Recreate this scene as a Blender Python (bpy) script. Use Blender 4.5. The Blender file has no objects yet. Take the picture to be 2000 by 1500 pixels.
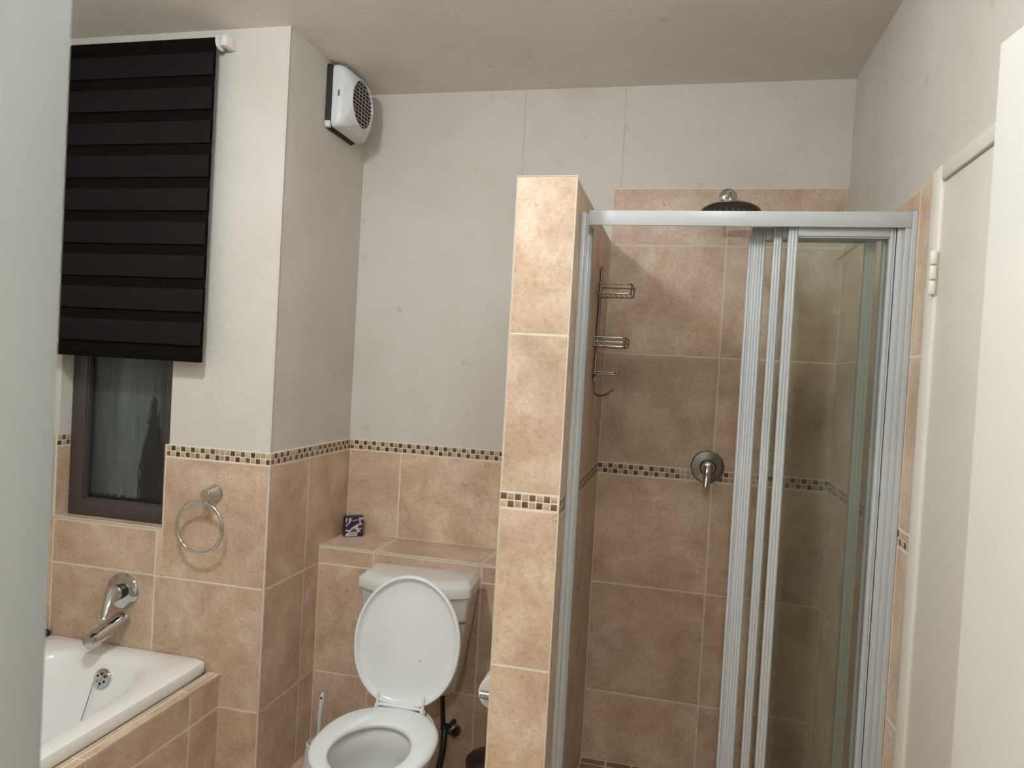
import bpy, bmesh, math, random
from mathutils import Vector, Matrix, Quaternion
random.seed(7)
PI = math.pi
S = bpy.context.scene
COL = S.collection

# ------------------------------------------------------------------ camera, world, exposure
YAW, PITCH, ROLL = -0.22743, -0.02120, 0.05538
CAM_H = 1.5667
cam_d = bpy.data.cameras.new('camera'); cam = bpy.data.objects.new('camera', cam_d); COL.objects.link(cam)
cam_d.sensor_width = 36.0; cam_d.lens = 36.0 * 1409.26 / 2000.0
cam_d.clip_start = 0.02; cam_d.clip_end = 60
cam_d.dof.use_dof = True; cam_d.dof.focus_distance = 2.2; cam_d.dof.aperture_fstop = 9.0
fw = Vector((math.sin(YAW) * math.cos(PITCH), math.cos(YAW) * math.cos(PITCH), math.sin(PITCH)))
r0 = Vector((math.cos(YAW), -math.sin(YAW), 0)); u0 = r0.cross(fw)
rr = math.cos(ROLL) * r0 + math.sin(ROLL) * u0
uu = -math.sin(ROLL) * r0 + math.cos(ROLL) * u0
M = Matrix((rr, uu, -fw)).transposed().to_4x4(); M.translation = (0, 0, CAM_H)
cam.matrix_world = M
S.camera = cam

w = bpy.data.worlds.new('night'); S.world = w; w.use_nodes = True
w.node_tree.nodes['Background'].inputs[0].default_value = (0.010, 0.013, 0.016, 1)
w.node_tree.nodes['Background'].inputs[1].default_value = 1.0

S.view_settings.view_transform = 'Standard'; S.view_settings.look = 'None'
S.view_settings.gamma = 1.0; S.view_settings.use_curve_mapping = False
S.view_settings.exposure = 0.36
# small ceiling lamps of the bathroom: x, y, watts, radius
LAMPS = [(-0.15, 1.62, 3.2, .045), (-1.05, 1.02, 33.0, .09), (0.05, 0.72, 10.0, .06)]
HALL_C = (-0.05, -0.95, 2.45)     # bulb of the passage behind the camera
HALL_W = 34.0
LAMP_COL = (0.90, 0.955, 0.975)

# ------------------------------------------------------------------ measured room
YW, YB, YS, YP = 2.225, 2.844, 2.612, 1.903      # window wall, back wall, cistern ledge, partition end
XL, XD, XPL, XSL, XR = -2.25, -1.352, -0.456, -0.2935, 0.5554
ZC = 2.69
ZM, MH = 1.230, 0.0437                            # mosaic top and height
ZMB = ZM - MH
T = 0.43
ZA, ZB = ZMB - T, ZMB - 2 * T
ZSH = 0.827
ZP = 1.221 + T + 0.4224                           # top of the low walls
YF = 0.40                                         # doorway wall, room side

# ------------------------------------------------------------------ helpers
WM = {}
def nt(name):
    m = bpy.data.materials.new(name); m.use_nodes = True
    n = m.node_tree.nodes; n.clear(); return m, n, m.node_tree.links

def mat(name, col, rough=0.5, metal=0.0, spec=0.5, var=0.0, vscale=8.0, bump=0.0, bscale=60.0, coat=0.0, emit=None, estr=0.0):
    m, n, l = nt(name)
    o = n.new('ShaderNodeOutputMaterial'); b = n.new('ShaderNodeBsdfPrincipled'); l.new(b.outputs[0], o.inputs[0])
    b.inputs['Base Color'].default_value = (*col, 1); b.inputs['Roughness'].default_value = rough
    b.inputs['Metallic'].default_value = metal; b.inputs['Specular IOR Level'].default_value = spec
    b.inputs['Coat Weight'].default_value = coat
    tc = n.new('ShaderNodeTexCoord')
    if var > 0:
        no = n.new('ShaderNodeTexNoise'); no.inputs['Scale'].default_value = vscale; no.inputs['Detail'].default_value = 6
        l.new(tc.outputs['Object'], no.inputs['Vector'])
        mx = n.new('ShaderNodeMixRGB'); l.new(no.outputs['Fac'], mx.inputs[0])
        mx.inputs[1].default_value = (*[c * (1 - var) for c in col], 1)
        mx.inputs[2].default_value = (*[min(1, c * (1 + var)) for c in col], 1)
        l.new(mx.outputs[0], b.inputs['Base Color'])
    if bump > 0:
        n2 = n.new('ShaderNodeTexNoise'); n2.inputs['Scale'].default_value = bscale; n2.inputs['Detail'].default_value = 4
        l.new(tc.outputs['Object'], n2.inputs['Vector'])
        bp = n.new('ShaderNodeBump'); bp.inputs['Strength'].default_value = bump; bp.inputs['Distance'].default_value = 0.004
        l.new(n2.outputs['Fac'], bp.inputs['Height']); l.new(bp.outputs[0], b.inputs['Normal'])
    if emit:
        b.inputs['Emission Color'].default_value = (*emit, 1); b.inputs['Emission Strength'].default_value = estr
    return m

def ramp(n, stops):
    r = n.new('ShaderNodeValToRGB'); e = r.color_ramp.elements
    while len(e) < len(stops): e.new(0.5)
    for i, (p, c) in enumerate(stops):
        e[i].position = p; e[i].color = (*c, 1) if len(c) == 3 else c
    return r

def tile_mat(name, lo, mid, hi, rough=0.36):
    m, n, l = nt(name)
    o = n.new('ShaderNodeOutputMaterial'); b = n.new('ShaderNodeBsdfPrincipled'); l.new(b.outputs[0], o.inputs[0])
    tc = n.new('ShaderNodeTexCoord'); g = n.new('ShaderNodeNewGeometry')
    off = n.new('ShaderNodeVectorMath'); off.operation = 'SCALE'; off.inputs[0].default_value = (37, 23, 51)
    l.new(g.outputs['Random Per Island'], off.inputs['Scale'])
    ad = n.new('ShaderNodeVectorMath'); ad.operation = 'ADD'; l.new(tc.outputs['Object'], ad.inputs[0]); l.new(off.outputs[0], ad.inputs[1])
    n1 = n.new('ShaderNodeTexNoise'); n1.inputs['Scale'].default_value = 7; n1.inputs['Detail'].default_value = 8; n1.inputs['Roughness'].default_value = 0.62
    n1.inputs['Distortion'].default_value = 0.4
    l.new(ad.outputs[0], n1.inputs['Vector'])
    r1 = ramp(n, [(0.36, lo), (0.5, mid), (0.64, hi)]); l.new(n1.outputs['Fac'], r1.inputs[0])
    # fine speckle
    n2 = n.new('ShaderNodeTexNoise'); n2.inputs['Scale'].default_value = 85; n2.inputs['Detail'].default_value = 5; n2.inputs['Roughness'].default_value = 0.7
    l.new(ad.outputs[0], n2.inputs['Vector'])
    r2 = ramp(n, [(0.30, (0.80, 0.76, 0.72)), (0.55, (1, 1, 1)), (0.75, (1.0, 1.0, 1.0))]); l.new(n2.outputs['Fac'], r2.inputs[0])
    mu = n.new('ShaderNodeMixRGB'); mu.blend_type = 'MULTIPLY'; mu.inputs[0].default_value = 1
    l.new(r1.outputs[0], mu.inputs[1]); l.new(r2.outputs[0], mu.inputs[2])
    # sparse dark scratches and pits
    mp = n.new('ShaderNodeMapping'); mp.inputs['Scale'].default_value = (1.0, 1.0, 1.7); mp.inputs['Rotation'].default_value = (0.5, 0.6, 0.4)
    l.new(ad.outputs[0], mp.inputs['Vector'])
    n3 = n.new('ShaderNodeTexNoise'); n3.inputs['Scale'].default_value = 24; n3.inputs['Detail'].default_value = 3; n3.inputs['Distortion'].default_value = 1.2
    l.new(mp.outputs[0], n3.inputs['Vector'])
    r3 = ramp(n, [(0.68, (1, 1, 1)), (0.76, (0.74, 0.68, 0.62))]); l.new(n3.outputs['Fac'], r3.inputs[0])
    m3 = n.new('ShaderNodeMixRGB'); m3.blend_type = 'MULTIPLY'; m3.inputs[0].default_value = 1
    l.new(mu.outputs[0], m3.inputs[1]); l.new(r3.outputs[0], m3.inputs[2])
    n5 = n.new('ShaderNodeTexNoise'); n5.inputs['Scale'].default_value = 4.5; n5.inputs['Detail'].default_value = 4
    of2 = n.new('ShaderNodeVectorMath'); of2.operation = 'ADD'; l.new(ad.outputs[0], of2.inputs[0]); of2.inputs[1].default_value = (11, 5, 3)
    l.new(of2.outputs[0], n5.inputs['Vector'])
    r5 = ramp(n, [(0.36, (1.0, 0.995, 0.955)), (0.64, (1.0, 0.97, 1.01))]); l.new(n5.outputs['Fac'], r5.inputs[0])
    m5 = n.new('ShaderNodeMixRGB'); m5.blend_type = 'MULTIPLY'; m5.inputs[0].default_value = 1
    l.new(m3.outputs[0], m5.inputs[1]); l.new(r5.outputs[0], m5.inputs[2]); m3 = m5
    # each tile a touch lighter or darker
    rr_ = n.new('ShaderNodeMapRange'); l.new(g.outputs['Random Per Island'], rr_.inputs[0]); rr_.inputs[3].default_value = 0.93; rr_.inputs[4].default_value = 1.07
    m4 = n.new('ShaderNodeVectorMath'); m4.operation = 'SCALE'; l.new(m3.outputs[0], m4.inputs[0]); l.new(rr_.outputs[0], m4.inputs['Scale'])
    l.new(m4.outputs[0], b.inputs['Base Color'])
    b.inputs['Roughness'].default_value = rough; b.inputs['Specular IOR Level'].default_value = 0.45
    bp = n.new('ShaderNodeBump'); bp.inputs['Strength'].default_value = 0.22; bp.inputs['Distance'].default_value = 0.004
    l.new(n2.outputs['Fac'], bp.inputs['Height']); l.new(bp.outputs[0], b.inputs['Normal'])
    return m

def mosaic_mat(name, lo, hi):
    m, n, l = nt(name)
    o = n.new('ShaderNodeOutputMaterial'); b = n.new('ShaderNodeBsdfPrincipled'); l.new(b.outputs[0], o.inputs[0])
    g = n.new('ShaderNodeNewGeometry'); r = ramp(n, [(0.0, lo), (1.0, hi)]); l.new(g.outputs['Random Per Island'], r.inputs[0])
    tc = n.new('ShaderNodeTexCoord'); no = n.new('ShaderNodeTexNoise'); no.inputs['Scale'].default_value = 150
    l.new(tc.outputs['Object'], no.inputs['Vector'])
    r2 = ramp(n, [(0.35, (0.78, 0.76, 0.74)), (0.6, (1, 1, 1))]); l.new(no.outputs['Fac'], r2.inputs[0])
    mu = n.new('ShaderNodeMixRGB'); mu.blend_type = 'MULTIPLY'; mu.inputs[0].default_value = 1
    l.new(r.outputs[0], mu.inputs[1]); l.new(r2.outputs[0], mu.inputs[2]); l.new(mu.outputs[0], b.inputs['Base Color'])
    b.inputs['Roughness'].default_value = 0.45
    return m

def plaster_mat(name, col):
    m, n, l = nt(name)
    o = n.new('ShaderNodeOutputMaterial'); b = n.new('ShaderNodeBsdfPrincipled'); l.new(b.outputs[0], o.inputs[0])
    tc = n.new('ShaderNodeTexCoord')
    n1 = n.new('ShaderNodeTexNoise'); n1.inputs['Scale'].default_value = 2.3; n1.inputs['Detail'].default_value = 7; n1.inputs['Roughness'].default_value = 0.6
    l.new(tc.outputs['Object'], n1.inputs['Vector'])
    c2 = tuple(c * k for c, k in zip(col, (0.93, 0.92, 0.90)))
    r1 = ramp(n, [(0.36, c2), (0.58, col)]); l.new(n1.outputs['Fac'], r1.inputs[0])
    n3 = n.new('ShaderNodeTexNoise'); n3.inputs['Scale'].default_value = 17; n3.inputs['Detail'].default_value = 6
    l.new(tc.outputs['Object'], n3.inputs['Vector'])
    r3 = ramp(n, [(0.66, (1, 1, 1)), (0.80, (0.80, 0.78, 0.76))]); l.new(n3.outputs['Fac'], r3.inputs[0])
    mu = n.new('ShaderNodeMixRGB'); mu.blend_type = 'MULTIPLY'; mu.inputs[0].default_value = 1
    l.new(r1.outputs[0], mu.inputs[1]); l.new(r3.outputs[0], mu.inputs[2]); l.new(mu.outputs[0], b.inputs['Base Color'])
    b.inputs['Roughness'].default_value = 0.55; b.inputs['Specular IOR Level'].default_value = 0.3
    n2 = n.new('ShaderNodeTexNoise'); n2.inputs['Scale'].default_value = 55; n2.inputs['Detail'].default_value = 5
    l.new(tc.outputs['Object'], n2.inputs['Vector'])
    bp = n.new('ShaderNodeBump'); bp.inputs['Strength'].default_value = 0.30; bp.inputs['Distance'].default_value = 0.004
    l.new(n2.outputs['Fac'], bp.inputs['Height']); l.new(bp.outputs[0], b.inputs['Normal'])
    return m

def glass_mat(name, tint, refl=0.09, haze=0.06):
    # clear sheet glass: tinted straight-through light, a mirror film and a faint water film
    m, n, l = nt(name)
    o = n.new('ShaderNodeOutputMaterial')
    t = n.new('ShaderNodeBsdfTransparent'); t.inputs[0].default_value = (*tint, 1)
    g = n.new('ShaderNodeBsdfGlossy'); g.inputs['Roughness'].default_value = 0.02; g.inputs[0].default_value = (0.9, 0.95, 0.95, 1)
    d = n.new('ShaderNodeBsdfDiffuse'); d.inputs[0].default_value = (0.55, 0.56, 0.48, 1)
    lw = n.new('ShaderNodeLayerWeight'); lw.inputs[0].default_value = 0.25
    mr = n.new('ShaderNodeMapRange'); l.new(lw.outputs['Fresnel'], mr.inputs[0]); mr.inputs[3].default_value = refl * 0.4; mr.inputs[4].default_value = 0.7
    m0 = n.new('ShaderNodeMixShader'); m0.inputs[0].default_value = haze; l.new(t.outputs[0], m0.inputs[1]); l.new(d.outputs[0], m0.inputs[2])
    m1 = n.new('ShaderNodeMixShader'); l.new(mr.outputs[0], m1.inputs[0]); l.new(m0.outputs[0], m1.inputs[1]); l.new(g.outputs[0], m1.inputs[2])
    l.new(m1.outputs[0], o.inputs[0])
    return m

def window_glass_mat(name):
    # dark night glass with dried soap film that has run down and been wiped off in streaks
    m, n, l = nt(name)
    o = n.new('ShaderNodeOutputMaterial')
    b = n.new('ShaderNodeBsdfPrincipled'); b.inputs['Base Color'].default_value = (0.006, 0.008, 0.009, 1); b.inputs['Roughness'].default_value = 0.12
    d = n.new('ShaderNodeBsdfPrincipled'); d.inputs['Base Color'].default_value = (0.30, 0.36, 0.345, 1); d.inputs['Roughness'].default_value = 0.6
    tc = n.new('ShaderNodeNewGeometry'); sp = n.new('ShaderNodeSeparateXYZ'); l.new(tc.outputs['Position'], sp.inputs[0])
    mp = n.new('ShaderNodeMapping'); mp.inputs['Scale'].default_value = (22, 1, 2.2); l.new(tc.outputs['Position'], mp.inputs['Vector'])
    n1 = n.new('ShaderNodeTexNoise'); n1.inputs['Scale'].default_value = 1.0; n1.inputs['Detail'].default_value = 8; n1.inputs['Roughness'].default_value = 0.65
    l.new(mp.outputs[0], n1.inputs['Vector'])
    mp2 = n.new('ShaderNodeMapping'); mp2.inputs['Scale'].default_value = (90, 1, 30); l.new(tc.outputs['Position'], mp2.inputs['Vector'])
    n2 = n.new('ShaderNodeTexNoise'); n2.inputs['Scale'].default_value = 1.0; n2.inputs['Detail'].default_value = 6
    l.new(mp2.outputs[0], n2.inputs['Vector'])
    def math_(op, a, b_):
        q = n.new('ShaderNodeMath'); q.operation = op
        for i, v in enumerate((a, b_)):
            if isinstance(v, (int, float)): q.inputs[i].default_value = v
            else: l.new(v, q.inputs[i])
        return q.outputs[0]
    X, Z = sp.outputs['X'], sp.outputs['Z']
    # wiped tongue: centred on x=-1.90, narrowing upward to a point at z=1.40
    hw = math_('MULTIPLY', math_('SUBTRACT', 1.44, Z), 0.20)
    hw = math_('ADD', math_('MINIMUM', hw, 0.062), -0.004)
    dx = math_('ABSOLUTE', math_('SUBTRACT', X, -1.888), 0)
    tong = math_('SUBTRACT', hw, dx)
    tong = math_('ADD', tong, math_('MULTIPLY', math_('SUBTRACT', n2.outputs['Fac'], 0.5), 0.055))
    tm = n.new('ShaderNodeMapRange'); l.new(tong, tm.inputs[0]); tm.inputs[1].default_value = -0.004; tm.inputs[2].default_value = 0.006
    # film thickness: fades at the left stile, at the right and towards the bottom edge
    fl = n.new('ShaderNodeMapRange'); l.new(X, fl.inputs[0]); fl.inputs[1].default_value = -2.17; fl.inputs[2].default_value = -2.03; fl.inputs[3].default_value = 0.12
    fr = n.new('ShaderNodeMapRange'); l.new(X, fr.inputs[0]); fr.inputs[1].default_value = -1.80; fr.inputs[2].default_value = -1.93; fr.inputs[3].default_value = 0.08
    fb = n.new('ShaderNodeMapRange'); l.new(math_('ADD', Z, math_('MULTIPLY', n2.outputs['Fac'], 0.03)), fb.inputs[0]); fb.inputs[1].default_value = 1.018; fb.inputs[2].default_value = 1.026
    film = math_('MULTIPLY', math_('MULTIPLY', fl.outputs[0], fr.outputs[0]), fb.outputs[0])
    st = n.new('ShaderNodeMapRange'); l.new(n1.outputs['Fac'], st.inputs[0]); st.inputs[1].default_value = 0.3; st.inputs[2].default_value = 0.62; st.inputs[3].default_value = 0.45
    film = math_('MULTIPLY', film, st.outputs[0])
    film = math_('MULTIPLY', film, math_('SUBTRACT', 1.0, math_('MULTIPLY', tm.outputs[0], 0.86)))
    film = math_('MULTIPLY', film, 0.36)
    mx = n.new('ShaderNodeMixShader'); l.new(film, mx.inputs[0]); l.new(b.outputs[0], mx.inputs[1]); l.new(d.outputs[0], mx.inputs[2])
    l.new(mx.outputs[0], o.inputs[0])
    return m

MT = dict(
    white=plaster_mat('white_plaster', (0.635, 0.60, 0.55)),
    ceil=plaster_mat('ceiling_paint', (0.80, 0.76, 0.71)),
    tile=tile_mat('beige_stone_tile', (0.51, 0.365, 0.258), (0.61, 0.457, 0.332), (0.71, 0.565, 0.432)),
    floor_tile=tile_mat('brown_floor_tile', (0.20, 0.115, 0.06), (0.27, 0.165, 0.09), (0.33, 0.21, 0.125)),
    grout=mat('cream_grout', (0.74, 0.64, 0.51), 0.8, var=0.08, vscale=30),
    bead=mat('cream_tile_edge', (0.62, 0.54, 0.44), 0.5, var=0.05, vscale=30),
    mdark=mosaic_mat('dark_mosaic', (0.085, 0.042, 0.018), (0.20, 0.108, 0.05)),
    mlight=mosaic_mat('light_mosaic', (0.42, 0.31, 0.21), (0.58, 0.46, 0.34)),
    frame=mat('cream_gloss_paint', (0.78, 0.735, 0.65), 0.35, var=0.03, vscale=3, bump=0.05),
    leaf=mat('cream_door_paint', (0.76, 0.71, 0.62), 0.32, var=0.03, vscale=2, bump=0.04),
    leaf2=mat('white_door_paint', (0.74, 0.71, 0.65), 0.35, var=0.02, vscale=2, bump=0.04),
    jamb=mat('grey_white_steel_paint', (0.37, 0.385, 0.37), 0.4, var=0.03, vscale=4, bump=0.06, bscale=40),
    alu=mat('white_powder_coated_aluminium', (0.47, 0.48, 0.48), 0.3, var=0.015, vscale=20),
    aluside=mat('grey_plastic_seal', (0.35, 0.36, 0.36), 0.5, var=0.03),
    glass=glass_mat('shower_glass', (0.95, 0.957, 0.935), refl=.05, haze=.012),
    glassedge=mat('green_glass_edge', (0.35, 0.48, 0.45), 0.15, var=0.02),
    chrome=mat('chrome', (0.58, 0.58, 0.57), 0.09, 1.0, var=0.02, vscale=12),
    dchrome=mat('dull_chrome', (0.30, 0.29, 0.28), 0.22, 1.0, var=0.05, vscale=20),
    wire=mat('tarnished_wire', (0.27, 0.24, 0.19), 0.25, 1.0, var=0.15, vscale=60),
    black=mat('black_plastic', (0.012, 0.012, 0.012), 0.4, var=0.1),
    rubber=mat('dark_nozzle_plate', (0.020, 0.017, 0.018), 0.32, var=0.1),
    nozzle=mat('grey_nozzle', (0.25, 0.24, 0.26), 0.4, var=0.05),
    porc=mat('white_porcelain', (0.64, 0.63, 0.60), 0.12, spec=0.55, var=0.01, coat=0.3),
    seat=mat('white_seat_plastic', (0.72, 0.735, 0.73), 0.20, var=0.01),
    water=mat('bowl_water', (0.50, 0.52, 0.50), 0.03, var=0.02),
    bath=mat('white_bath_acrylic', (0.88, 0.87, 0.84), 0.14, var=0.01, coat=0.2),
    fan=mat('white_fan_plastic', (0.66, 0.67, 0.68), 0.35, var=0.02),
    fandark=mat('dark_fan_inside', (0.014, 0.010, 0.008), 0.7, var=0.2),
    vane=mat('dusty_grille_plastic', (0.40, 0.34, 0.29), 0.5, var=0.15, vscale=40),
    blindA=mat('dark_brown_blind_fabric', (0.0135, 0.0098, 0.0098), 0.9, spec=0.08, var=0.12, vscale=5, bump=0.2, bscale=400),
    blindB=mat('shaded_blind_fabric_and_bar', (0.0052, 0.0032, 0.0028), 0.9, spec=0.08, var=0.12, vscale=5, bump=0.2, bscale=400),  # rear bands' shadow is put into this darker colour; bottom bar shares it
    whitepl=mat('white_plastic', (0.74, 0.70, 0.68), 0.3, var=0.02),
    winframe=mat('bronze_window_frame', (0.085, 0.070, 0.064), 0.35, metal=0.3, var=0.05, vscale=10),
    winglass=window_glass_mat('dirty_night_glass'),
    paper=mat('toilet_paper', (0.80, 0.77, 0.72), 0.9, var=0.03, vscale=30, bump=0.15),
    purple=mat('purple_card', (0.030, 0.012, 0.045), 0.4, var=0.15),
    print_=mat('pale_pink_print', (0.55, 0.48, 0.52), 0.5, var=0.05),
    olive=mat('olive_print', (0.10, 0.085, 0.05), 0.5, var=0.05),
    maroon=mat('maroon_print', (0.07, 0.012, 0.03), 0.5, var=0.05),
    bin=mat('brushed_bronze_bin', (0.085, 0.070, 0.055), 0.32, 0.85, var=0.05),
    label=mat('grey_lettering', (0.06, 0.06, 0.07), 0.5, var=0.05),
    hall=plaster_mat('passage_plaster', (0.66, 0.66, 0.63)),
)
def bulb_mat(name, watts, r, col):
    return mat(name, (0.9, 0.9, 0.9), 0.4, emit=col, estr=watts / (4 * PI * PI * r * r))
MT['hallbulb'] = bulb_mat('lit_passage_bulb', HALL_W, 0.045, (1.0, 0.96, 0.90))

# ---- mesh building
def box(bm, x0, x1, y0, y1, z0, z1, bev=0.0, seg=2, mi=0):
    x0, x1 = sorted((x0, x1)); y0, y1 = sorted((y0, y1)); z0, z1 = sorted((z0, z1))
    r = bmesh.ops.create_cube(bm, size=1.0)
    vs = r['verts']
    for v in vs:
        v.co = Vector(((x0 + x1) / 2 + v.co.x * (x1 - x0), (y0 + y1) / 2 + v.co.y * (y1 - y0), (z0 + z1) / 2 + v.co.z * (z1 - z0)))
    fs = {f for v in vs for f in v.link_faces}
    for f in fs: f.material_index = mi
    if bev > 0:
        es = list({e for v in vs for e in v.link_edges})
        r2 = bmesh.ops.bevel(bm, geom=es, offset=bev, segments=seg, profile=0.5, affect='EDGES')
        for f in r2['faces']: f.material_index = mi
    return bm

def loft(bm, rings, cap0=True, cap1=True, closed=True, mi=0):
    vr = [[bm.verts.new(p) for p in ring] for ring in rings]
    n = len(rings[0])
    for a, b in zip(vr[:-1], vr[1:]):
        for i in range(n if closed else n - 1):
            f = bm.faces.new((a[i], a[(i + 1) % n], b[(i + 1) % n], b[i])); f.material_index = mi
    if cap0: bm.faces.new(vr[0][::-1]).material_index = mi
    if cap1: bm.faces.new(vr[-1]).material_index = mi
    return bm

def circ(c, r, ax, n=24, ry=None, phase=0.0):
    ax = Vector(ax).normalized()
    ref = Vector((0, 0, 1)) if abs(ax.z) < 0.9 else Vector((0, 1, 0))
    u = ref.cross(ax).normalized(); v = ax.cross(u)
    ry = r if ry is None else ry
    return [Vector(c) + u * (r * math.cos(phase + 2 * PI * i / n)) + v * (ry * math.sin(phase + 2 * PI * i / n)) for i in range(n)]

def lathe(bm, o, ax, prof, n=32, mi=0, cap0=True, cap1=True):
    ax = Vector(ax).normalized()
    return loft(bm, [circ(Vector(o) + ax * h, max(r, 1e-5), ax, n) for r, h in prof], cap0, cap1, mi=mi)

def tube(bm, pts, r, n=10, closed=False, mi=0, taper=None):
    pts = [Vector(p) for p in pts]
    N = len(pts); rings = []; prev_u = None
    for i, p in enumerate(pts):
        if closed: t = pts[(i + 1) % N] - pts[i - 1]
        elif i == 0: t = pts[1] - pts[0]
        elif i == N - 1: t = pts[-1] - pts[-2]
        else: t = (pts[i + 1] - p).normalized() + (p - pts[i - 1]).normalized()
        t.normalize()
        if prev_u is None:
            ref = Vector((0, 0, 1)) if abs(t.z) < 0.9 else Vector((0, 1, 0))
            u = ref.cross(t).normalized()
        else:
            u = (prev_u - t * prev_u.dot(t)).normalized()
        prev_u = u; v = t.cross(u)
        ri = r if taper is None else taper[i]
        rings.append([p + u * (ri * math.cos(2 * PI * k / n)) + v * (ri * math.sin(2 * PI * k / n)) for k in range(n)])
    if closed:
        rings.append(rings[0]); vr = [[bm.verts.new(q) for q in ring] for ring in rings[:-1]]; vr.append(vr[0])
        for a, b in zip(vr[:-1], vr[1:]):
            for k in range(n): bm.faces.new((a[k], a[(k + 1) % n], b[(k + 1) % n], b[k])).material_index = mi
    else: loft(bm, rings, mi=mi)
    return bm

def arc_pts(pts, rad, seg=5):
    # rounds the inner corners of a polyline
    P = [Vector(p) for p in pts]; out = [P[0]]
    for a, b, c in zip(P[:-2], P[1:-1], P[2:]):
        d1 = (a - b); d2 = (c - b); k = min(rad, d1.length * 0.45, d2.length * 0.45)
        s = b + d1.normalized() * k; e = b + d2.normalized() * k
        for i in range(seg + 1):
            t = i / seg; out.append((1 - t) ** 2 * s + 2 * t * (1 - t) * b + t * t * e)
    out.append(P[-1]); return out

def prism(bm, poly, ax, d0, d1, mi=0):
    # poly: list of 3D points in one plane; extruded along ax
    ax = Vector(ax)
    return loft(bm, [[Vector(p) + ax * d0 for p in poly], [Vector(p) + ax * d1 for p in poly]], mi=mi)

def obj(name, bm, mats, parent=None, local=False, smooth=35, mw=None):
    bmesh.ops.recalc_face_normals(bm, faces=bm.faces[:])
    me = bpy.data.meshes.new(name)
    if parent is not None and not local:
        bm.transform(WM[parent.name].inverted())
    bm.to_mesh(me); bm.free()
    if not isinstance(mats, (list, tuple)): mats = [mats]
    for k in mats: me.materials.append(MT[k] if isinstance(k, str) else k)
    if smooth:
        me.shade_smooth(); me.set_sharp_from_angle(angle=math.radians(smooth))
    o = bpy.data.objects.new(name, me); COL.objects.link(o)
    if parent is not None:
        o.parent = parent; WM[o.name] = WM[parent.name]
    else: WM[o.name] = Matrix.Identity(4)
    return o

def tag(o, label, cat, group=None):
    o['label'] = label; o['category'] = cat
    if group: o['group'] = group
    return o

def thing(name, label, cat, loc=(0, 0, 0), rotz=0.0, group=None):
    o = bpy.data.objects.new(name, None); COL.objects.link(o)
    o.empty_display_size = 0.05
    o.location = loc; o.rotation_euler = (0, 0, rotz)
    WM[o.name] = Matrix.Translation(Vector(loc)) @ Matrix.Rotation(rotz, 4, 'Z')
    return tag(o, label, cat, group)

def struct(name, bm, mats, parent=None, smooth=35):
    o = obj(name, bm, mats, parent, smooth=smooth)
    if parent is None: o['kind'] = 'structure'
    return o
B = bmesh.new

# ---- tile cladding: real tiles with bevelled edges on a bed of grout
GAP = 0.0065
def clad(bm, O, u, v, n, rows, cols, bed=0.0075, mi_t=0, mi_g=1):
    """O: corner on the finished tile plane; u, v: in-plane axes; n: towards the room.
    rows: list of (v0, v1); cols: list of (u0, u1). bed slab from -bed to -0.0015, tiles up to 0."""
    O, u, v, n = Vector(O), Vector(u), Vector(v), Vector(n)
    P = lambda a, b, c: O + u * a + v * b + n * c
    for (v0, v1) in rows:
        for (a0, a1) in cols:
            g = GAP / 2; bv = 0.0008
            r0_ = [P(a0 + g, v0 + g, -0.004), P(a1 - g, v0 + g, -0.004), P(a1 - g, v1 - g, -0.004), P(a0 + g, v1 - g, -0.004)]
            r1_ = [P(a0 + g, v0 + g, -bv), P(a1 - g, v0 + g, -bv), P(a1 - g, v1 - g, -bv), P(a0 + g, v1 - g, -bv)]
            h = g + bv
            r2_ = [P(a0 + h, v0 + h, 0), P(a1 - h, v0 + h, 0), P(a1 - h, v1 - h, 0), P(a0 + h, v1 - h, 0)]
            if a1 - a0 > 2.5 * h and v1 - v0 > 2.5 * h: loft(bm, [r0_, r1_, r2_], True, True, mi=mi_t)
    umin = min(c[0] for c in cols); umax = max(c[1] for c in cols); vmin = min(r[0] for r in rows); vmax = max(r[1] for r in rows)
    loft(bm, [[P(umin, vmin, c), P(umax, vmin, c), P(umax, vmax, c), P(umin, vmax, c)] for c in (-bed, -0.0009)], mi=mi_g)
    return bm

def mosaic(bm, O, u, v, n, width, height=MH, bed=0.0075, phase=0, dark_p=0.93):
    # two rows of small square stones, checkered dark and light; materials: 0 grout, 1 dark, 2 light
    O, u, v, n = Vector(O), Vector(u), Vector(v), Vector(n)
    P = lambda a, b, c: O + u * a + v * b + n * c
    loft(bm, [[P(0, 0, c), P(width, 0, c), P(width, height, c), P(0, height, c)] for c in (-bed, -0.0008)], mi=0)
    cell = (height - 0.004) / 2; g = 0.0016; i = 0; a = 0.0
    while a < width - 0.004:
        a1 = min(a + cell, width)
        for k in range(2):
            dark = ((i + k + phase) % 2 == 0) and random.random() < dark_p
            jz = random.uniform(-0.0006, 0.0006)
            b0 = 0.002 + k * cell + g + jz; b1 = 0.002 + (k + 1) * cell - g + jz
            c0, c1 = a + g, a1 - g
            if c1 - c0 > 0.002:
                loft(bm, [[P(c0, b0, -0.004), P(c1, b0, -0.004), P(c1, b1, -0.004), P(c0, b1, -0.004)],
                          [P(c0, b0, -0.0006), P(c1, b0, -0.0006), P(c1, b1, -0.0006), P(c0, b1, -0.0006)],
                          [P(c0 + .001, b0 + .001, 0), P(c1 - .001, b0 + .001, 0), P(c1 - .001, b1 - .001, 0), P(c0 + .001, b1 - .001, 0)]], mi=1 if dark else 2)
        a += cell; i += 1
    return bm
MOS = ['grout', 'mdark', 'mlight']
def cuts(lo, hi, *at): 
    e = [lo] + sorted(a for a in at if lo + 0.004 < a < hi - 0.004) + [hi]
    return list(zip(e[:-1], e[1:]))
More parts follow.
